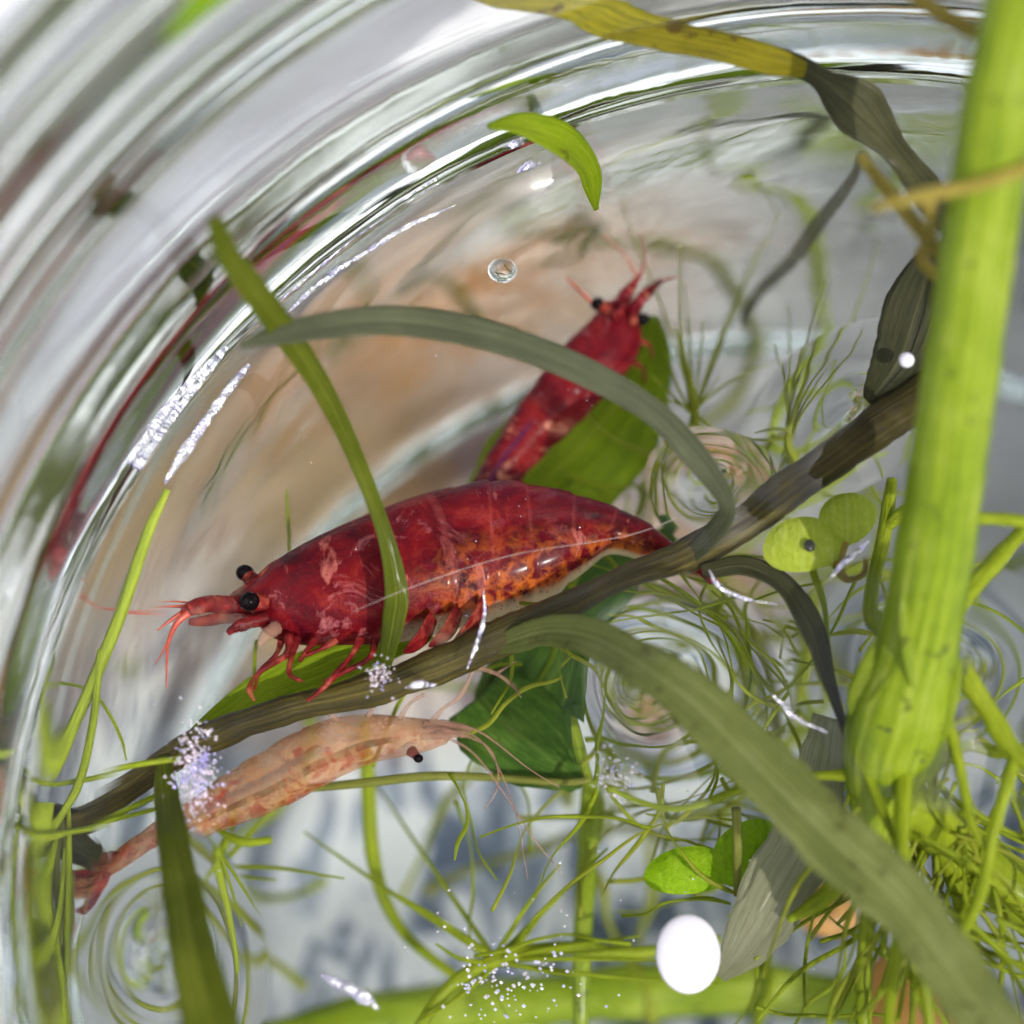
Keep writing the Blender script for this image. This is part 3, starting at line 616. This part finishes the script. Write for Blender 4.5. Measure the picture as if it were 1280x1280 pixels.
lf = tag(leaf('floating_leaf', [(205, 52, 3.0, 4, 0), (235, 22, 3.05, 12, 0), (262, -4, 3.1, 18, 0), (300, -40, 3.15, 22, 0)], M['duck'], None, 20, .3), 'small green leaf tip stuck on the glass neck', 'leaf')
pv = tag(leaf('pale_leaf', [(1040, 900, -.5, 22, 0), (1022, 980, -.55, 34, 10), (1002, 1050, -.6, 44, 15), (965, 1120, -.65, 44, 10), (935, 1176, -.7, 32, 0), (900, 1222, -.75, 8, 0)], M['leaf_pale'], None, 50, .25, wave=.08), 'translucent greyish decaying leaf curling under the big olive leaf', 'leaf')
dt = tag(leaf('dead_leaf_strip', [(1078, 188, -.3, 3, 0), (1062, 230, -.6, 7, 20), (1020, 285, -1.0, 9, 10), (985, 330, -1.3, 9, 30), (945, 370, -1.6, 7, 20), (928, 405, -1.8, 3, 0)], M['leaf_strip'], None, 40, .3, wave=.1), 'thin grey brown dead leaf strip sunk below the twisted leaf', 'leaf')

# ------------------------------------------------------------------ needle leaved sprigs
def sprig(label, cx, cy, z, tips, stem, rad=2.1, mat='needle'):
    r = thing('needle_sprig', label, 'water plant', None)
    tube('stem', stem, M[mat], r, 7)
    for i, (x, y, dz) in enumerate(tips):
        j = (i*37 % 11-5)*1.6; k = (i*53 % 13-6)*1.6
        mx, my = (cx+x)/2+j, (cy+y)/2+k
        tube('needle', [(cx+j*.6, cy+k*.6, z, rad), (mx, my, z+dz*.5, rad*.8), (x, y, z+dz, rad*.35)], M[mat], r, 5, 9)
    return r
sprig('yellow green needle leaved sprig right of the smaller red shrimp', 868, 520, -1.0, [(850, 308, .2), (945, 312, -.3), (778, 262, -.4), (832, 440, .1), (905, 425, -.2), (930, 585, .1), (975, 262, -.5), (815, 470, .2), (805, 570, -.2), (940, 620, .2), (840, 610, -.3), (900, 470, .2), (880, 400, .1), (795, 500, .1), (960, 455, -.2), (855, 350, -.2)],
      [(820, 640, -1.2, 5), (850, 570, -1.1, 5), (868, 520, -1.0, 6), (860, 470, -.9, 4), (845, 410, -.8, 2)])
sprig('fine needle leaved sprig above the dark stem by the meniscus streaks', 1000, 560, -.8, [(1022, 372, .3), (968, 430, .2), (1055, 415, .2), (1012, 480, .1), (950, 560, 0), (1040, 480, .1), (990, 620, 0), (935, 640, -.1), (1075, 430, .3), (985, 380, -.2), (1100, 300, -.5), (1032, 350, -.4), (900, 560, -.2)],
      [(960, 660, -1.0, 4), (985, 600, -.9, 4), (1000, 555, -.8, 5), (1012, 500, -.7, 3), (1024, 420, -.6, 1.5)])
sprig('needle leaved sprig under the tail of the large red shrimp', 800, 720, -1.8, [(760, 640, .1), (830, 600, .2), (780, 800, 0), (870, 780, 0), (740, 760, 0), (840, 690, .2), (900, 700, .1), (760, 880, -.2), (820, 860, 0)],
      [(740, 800, -2.0, 5), (780, 750, -1.9, 5), (800, 720, -1.8, 6), (830, 660, -1.7, 4), (850, 590, -1.6, 2)])
sprig('lime needle leaved sprig lying on the bottom under the pale shrimp', 270, 1090, -1.7, [(430, 1098, .4), (250, 1010, 0), (390, 960, .3), (330, 1180, 0), (280, 1180, 0), (240, 1140, 0), (300, 1020, .2), (345, 1100, .2)],
      [(262, 1230, -1.9, 6), (262, 1150, -1.8, 6), (270, 1090, -1.7, 7), (285, 1040, -1.6, 5), (300, 1000, -1.5, 3)], 3.5, 'root')
sprig('sprawling green sprig along the bottom with frothy middle', 620, 1200, -1.6, [(480, 1110, 0), (700, 1080, .3), (760, 1060, .3), (560, 1230, 0), (800, 1170, .2), (840, 1200, .2), (380, 1040, -.2), (720, 1220, .1), (520, 1280, .1), (900, 1230, .1), (470, 980, -.5), (545, 1180, .2), (680, 1140, .2)],
      [(520, 1290, -1.6, 8), (560, 1235, -1.6, 9), (620, 1200, -1.6, 10), (700, 1185, -1.6, 9), (800, 1190, -1.65, 8), (900, 1175, -1.7, 7)], 4, 'root')
# long horizontal stalk out of focus at the bottom
tag(tube('bottom_stalk', [(300, 1316, -3.4, 30), (450, 1282, -3.4, 36), (620, 1258, -3.4, 34), (800, 1240, -3.4, 34), (980, 1240, -3.4, 34), (1120, 1262, -3.4, 30)], M['green_stem'], None, 16, 60, .1, 9), 'soft lime green stalk lying along the bottom beneath the frothy sprig', 'water plant')
tag(tube('upright_stalk', [(726, 1290, -1.9, 10), (728, 1180, -1.8, 12), (735, 1050, -1.75, 13), (738, 940, -1.7, 12), (720, 860, -1.7, 9)], M['green_stem'], None, 12, 40, .08, 4), 'pale lime upright stalk right of the deep green leaf tip', 'water plant')
tag(tube('upright_stalk', [(455, 900, -1.9, 8), (460, 980, -2.0, 9), (468, 1080, -2.1, 9), (500, 1160, -2.2, 7), (580, 1230, -2.2, 6)], M['root'], None, 10, 40, .08, 6), 'thin lime stalk below the middle of the pale shrimp', 'water plant')

# ------------------------------------------------------------------ long grassy strands at the left
gr = thing('grass_strand_tuft', 'tuft of long thin green strands hugging the glass below a bright glint', 'water plant')
for path in ([(210, 612, .05, 4), (185, 670, 0, 6.5), (155, 760, -.1, 7), (125, 840, -.2, 6), (95, 920, -.3, 6), (65, 1010, -.35, 6), (50, 1100, -.4, 6), (38, 1290, -.5, 6)],
             [(130, 810, -.15, 3), (118, 900, -.25, 4), (100, 980, -.3, 4), (70, 1050, -.35, 4), (45, 1180, -.4, 5), (40, 1290, -.5, 5)],
             [(62, 810, -.4, 1.5), (85, 850, -.4, 2), (120, 860, -.4, 2), (150, 920, -.4, 2), (158, 950, -.4, 1)],
             [(225, 948, -.4, 4), (160, 958, -.35, 4), (90, 975, -.35, 3), (48, 990, -.35, 1.5)],
             [(205, 990, -.4, 4), (130, 1025, -.35, 4), (80, 1040, -.35, 4), (30, 1070, -.35, 4)],
             [(200, 1010, -.35, 3), (120, 1030, -.3, 3), (40, 1046, -.3, 2)],
             [(75, 1000, -.3, 4), (62, 1120, -.4, 5), (60, 1290, -.5, 5)], [(48, 1060, -.4, 4), (30, 1160, -.45, 5), (22, 1290, -.5, 5)], [(85, 1100, -.6, 2.5), (78, 1200, -.6, 3), (72, 1290, -.6, 3)],
             [(130, 1110, -.9, 2), (125, 1200, -.9, 3), (135, 1290, -.9, 3)], [(320, 800, -.8, 2), (318, 840, -.8, 2.5), (322, 880, -.8, 2)], [(358, 612, -.9, 1.4), (360, 650, -.9, 2.2), (362, 690, -.9, 2.2)]):
    tube('strand', path, M['root'], gr, 7)
rs = np.random.RandomState(21)
for i in range(14):
    x = rs.uniform(25, 100); y = rs.uniform(960, 1120); z = rs.uniform(-.8, -.3)
    tube('strand', [(x, y, z, 1.5), (x-rs.uniform(0, 14), y+80, z, 3), (x-rs.uniform(-10, 30), y+190, z-.1, 3), (x-rs.uniform(-20, 40), 1300, z-.2, 3)], M['root'] if i % 2 else M['root_dull'], gr, 6)
# free threads drifting in the lower half
rs = np.random.RandomState(5)
th = thing('drifting_root_mat', 'loose mat of fine pale green root threads drifting in the lower water', 'root')
tube('thread', [(380, 986, -1.1, 5), (460, 978, -1.0, 6), (540, 970, -1.0, 6), (620, 972, -1.0, 5), (700, 978, -1.0, 5), (740, 975, -1.0, 4)], M['root_dull'], th, 7)
tube('thread', [(340, 1050, -1.3, 5), (300, 1052, -1.3, 6), (265, 1030, -1.4, 5)], M['root'], th, 7)
for i in range(110):
    x, y, z = (rs.uniform(560, 1280), rs.uniform(600, 1260), rs.uniform(-2.2, -.5)) if i % 2 else (rs.uniform(700, 1000), rs.uniform(560, 1050), rs.uniform(-1.9, -.6)); a = rs.uniform(0, 6.3); L = rs.uniform(120, 320)
    q = [(x, y, z, rs.uniform(1.2, 3.4))]
    for k in range(5):
        a += rs.uniform(-.5, .5); x += L/5*math.cos(a); y += L/5*math.sin(a)*.9; z = min(-.35, z+rs.uniform(-.12, .12)); q.append((x, y, z, rs.uniform(1, 3.4)))
    tube('thread', q, M['root'] if i % 2 else M['needle'], th, 6, 26)

bm_ = thing('bottom_root_mat', 'tangle of blurred green roots lying on the jar floor under the green stalk', 'root')
rs = np.random.RandomState(77)
for i in range(52):
    x, y, z = rs.uniform(680, 1290), rs.uniform(660, 1120), rs.uniform(-3.75, -3.2); a = rs.uniform(0, 6.3); L = rs.uniform(200, 420)
    if i > 42: x, y = rs.uniform(150, 420), rs.uniform(1080, 1260)
    q = [(x, y, z, rs.uniform(3, 8))]
    for k in range(5):
        a += rs.uniform(-.6, .6); x += L/5*math.cos(a); y += L/5*math.sin(a); q.append((x, y, min(-3.1, max(-3.8, z+rs.uniform(-.2, .2))), rs.uniform(3, 8)))
    tube('root', q, M[('root', 'needle', 'root', 'needle', 'root_dull')[i % 5]], bm_, 6, 22)

# ------------------------------------------------------------------ small things
tag(tube('hair_strand', [(440, 765, .02, .3), (520, 732, .02, .5), (640, 694, .02, .5), (790, 668, .02, .45), (880, 632, .02, .3)], M['fibre'], None, 6), 'single pale hair lying on the water above the large red shrimp', 'hair')
tag(blob('orange_pebble', at(1150, 1250, -3.3), .3, simple('orange pebble', (.5, .24, .04), .6), None, (1.2, 1, .7), 18, 10, .05, 3), 'small orange pebble under the roots of the green stalk', 'pebble')
tag(blob('amber_pebble', at(1032, 1140, -2.6), .16, simple('amber pebble', (.42, .22, .06), .6), None, (1.1, 1, .7), 16, 10, .06, 4), 'small amber pebble beside the pale decaying leaf', 'pebble')
t = NT('air bubble skin'); g = t.n('BsdfGlass'); t.set(g, Roughness=0.02, IOR=1.2); M['bubble'] = t.surf(g.outputs[0])
tag(blob('bubble_or_glare', at(1133, 450, .36), .04, M['bubble_glare'], None, (1, 1, .8), 16, 10), 'round white air bubble on the dark twisted leaf by the stem', 'bubble')
tag(blob('bubble_or_glare', at(628, 338, -.2), .07, M['bubble'], None, (1.1, 1, .6), 18, 10), 'clear air bubble with dark edge floating above the smaller shrimp head', 'bubble')
tag(blob('bubble_or_glare', at(860, 1192, -.4), .16, M['bubble_glare'], None, (1, 1.22, .35), 28, 14), 'large bright white oval sun glare modelled as a bubble beside the pale decaying leaf', 'bubble')  # sun glare put into a solid white oval
rs = np.random.RandomState(31)
def froth(label, cx, cy, sx, sy, n, z, r0, r1):
    V, F = [], []
    for i in range(n):
        p = at(cx+rs.normal()*sx, cy+rs.normal()*sy, z+rs.uniform(-.03, .03)); r = rs.uniform(r0, r1); b = len(V)
        for d in ((1, 0, 0), (0, 1, 0), (-1, 0, 0), (0, -1, 0), (0, 0, 1), (0, 0, -1)): V.append(p+np.array(d)*r*np.array([1, rs.uniform(.6, 1.2), .8]))
        for f in ((0, 1, 4), (1, 2, 4), (2, 3, 4), (3, 0, 4), (1, 0, 5), (2, 1, 5), (3, 2, 5), (0, 3, 5)): F.append(tuple(b+k for k in f))
    o = mesh('froth', V, F, M['froth_glint'], smooth=False); tag(o, label, 'froth', None, 'stuff')
froth('glinting froth of tiny bubbles on the sprawling bottom sprig', 630, 1225, 42, 26, 130, -.9, .004, .014)
froth('tiny white bubbles drifting through the lower water', 700, 1130, 200, 70, 36, -.8, .003, .010)
froth('tiny bubbles scattered round the red shrimps', 600, 560, 170, 140, 50, -.2, .002, .006)

t = NT('silvery modelled glint'); f = t.noise(t.ob(), 14, 3, .6)
c = t.ramp(f, [(.4, (.62, .58, .80)), (.55, (.85, .84, .9)), (.7, (.92, .9, .92))])
gl = t.n('BsdfGlossy'); gl.inputs['Roughness'].default_value = .22; t.l(c, gl.inputs[0]); t.l(t.bump(f, .9, .0008), gl.inputs['Normal'])
tp = t.n('BsdfTransparent'); fz = t.ramp(t.noise(t.ob(), 20, 3, .6), [(.38, .8), (.56, .08)])
M['glint_skin'] = t.surf(t.mixsh(fz, gl.outputs[0], tp.outputs[0]))
def glint_sliver(label, path, lump=.25, seed=1):  # a sun glint given shape as a thin glossy tube
    path = [(a, b, c, d*(.3 if i in (0, len(path)-1) else .62)) for i, (a, b, c, d) in enumerate(path)]
    return tag(tube('glint_sliver', path, M['glint_skin'], None, 9, 34, lump, seed), label, 'glint')
glint_sliver('long silvery modelled glint on the waterline above the green strands', [(206, 604, .1, 9), (226, 572, .1, 12), (255, 530, .1, 10), (285, 488, .1, 11), (312, 456, .1, 8)], .3, 2)
glint_sliver('thin curved modelled sun glint on the waterline behind the crossing leaves', [(360, 394, .1, 3), (400, 358, .1, 5), (450, 322, .1, 4), (510, 284, .1, 5), (570, 256, .1, 3)], .3, 3)
glint_sliver('short modelled sun glint on the waterline near the green leaf scrap', [(646, 216, .1, 4), (660, 208, .1, 8), (676, 204, .1, 4)], .3, 4)
glint_sliver('curved bright glint hanging by the swimmerets of the large shrimp', [(604, 736, -.1, 1.5), (606, 766, -.1, 4), (598, 800, -.1, 6), (584, 836, -.12, 2)], .2, 5)
glint_sliver('small bright glint on the dark middle of the stem', [(506, 860, -.16, 3), (524, 856, -.14, 9), (546, 856, -.16, 3)], .2, 6)
glint_sliver('modelled sun glint on the water below the stem fork', [(886, 712, .02, 4), (900, 734, .02, 6), (930, 748, .02, 4), (972, 756, .02, 2)], .3, 7)
glint_sliver('modelled sun glint beside the speckled duckweed', [(1034, 728, .03, 2), (1052, 706, .03, 7), (1072, 690, .03, 6), (1086, 676, .03, 3)], .4, 8)
glint_sliver('broken modelled sun glint between the dark leaf and the translucent leaf', [(963, 866, .03, 3), (982, 884, .03, 6), (1000, 900, .03, 4), (1034, 916, .03, 5)], .4, 9)
glint_sliver('fat bright glint low in the water left of the frothy sprig', [(402, 1218, -.3, 8), (430, 1234, -.3, 13), (458, 1248, -.3, 12), (474, 1262, -.3, 5)], .25, 10)
froth('lavender sun glints shaped as froth on the joint of the stem and lower leaf', 243, 965, 13, 30, 420, -.2, .004, .013)  # this cluster and the two below are sun glints modelled as flakes
froth('sun glints shaped as froth beside the deep green leaf tip', 772, 968, 14, 14, 90, -.4, .004, .014)
froth('sun glints shaped as froth at the foot of the leaf on the stem', 474, 842, 9, 11, 80, -.12, .004, .011)
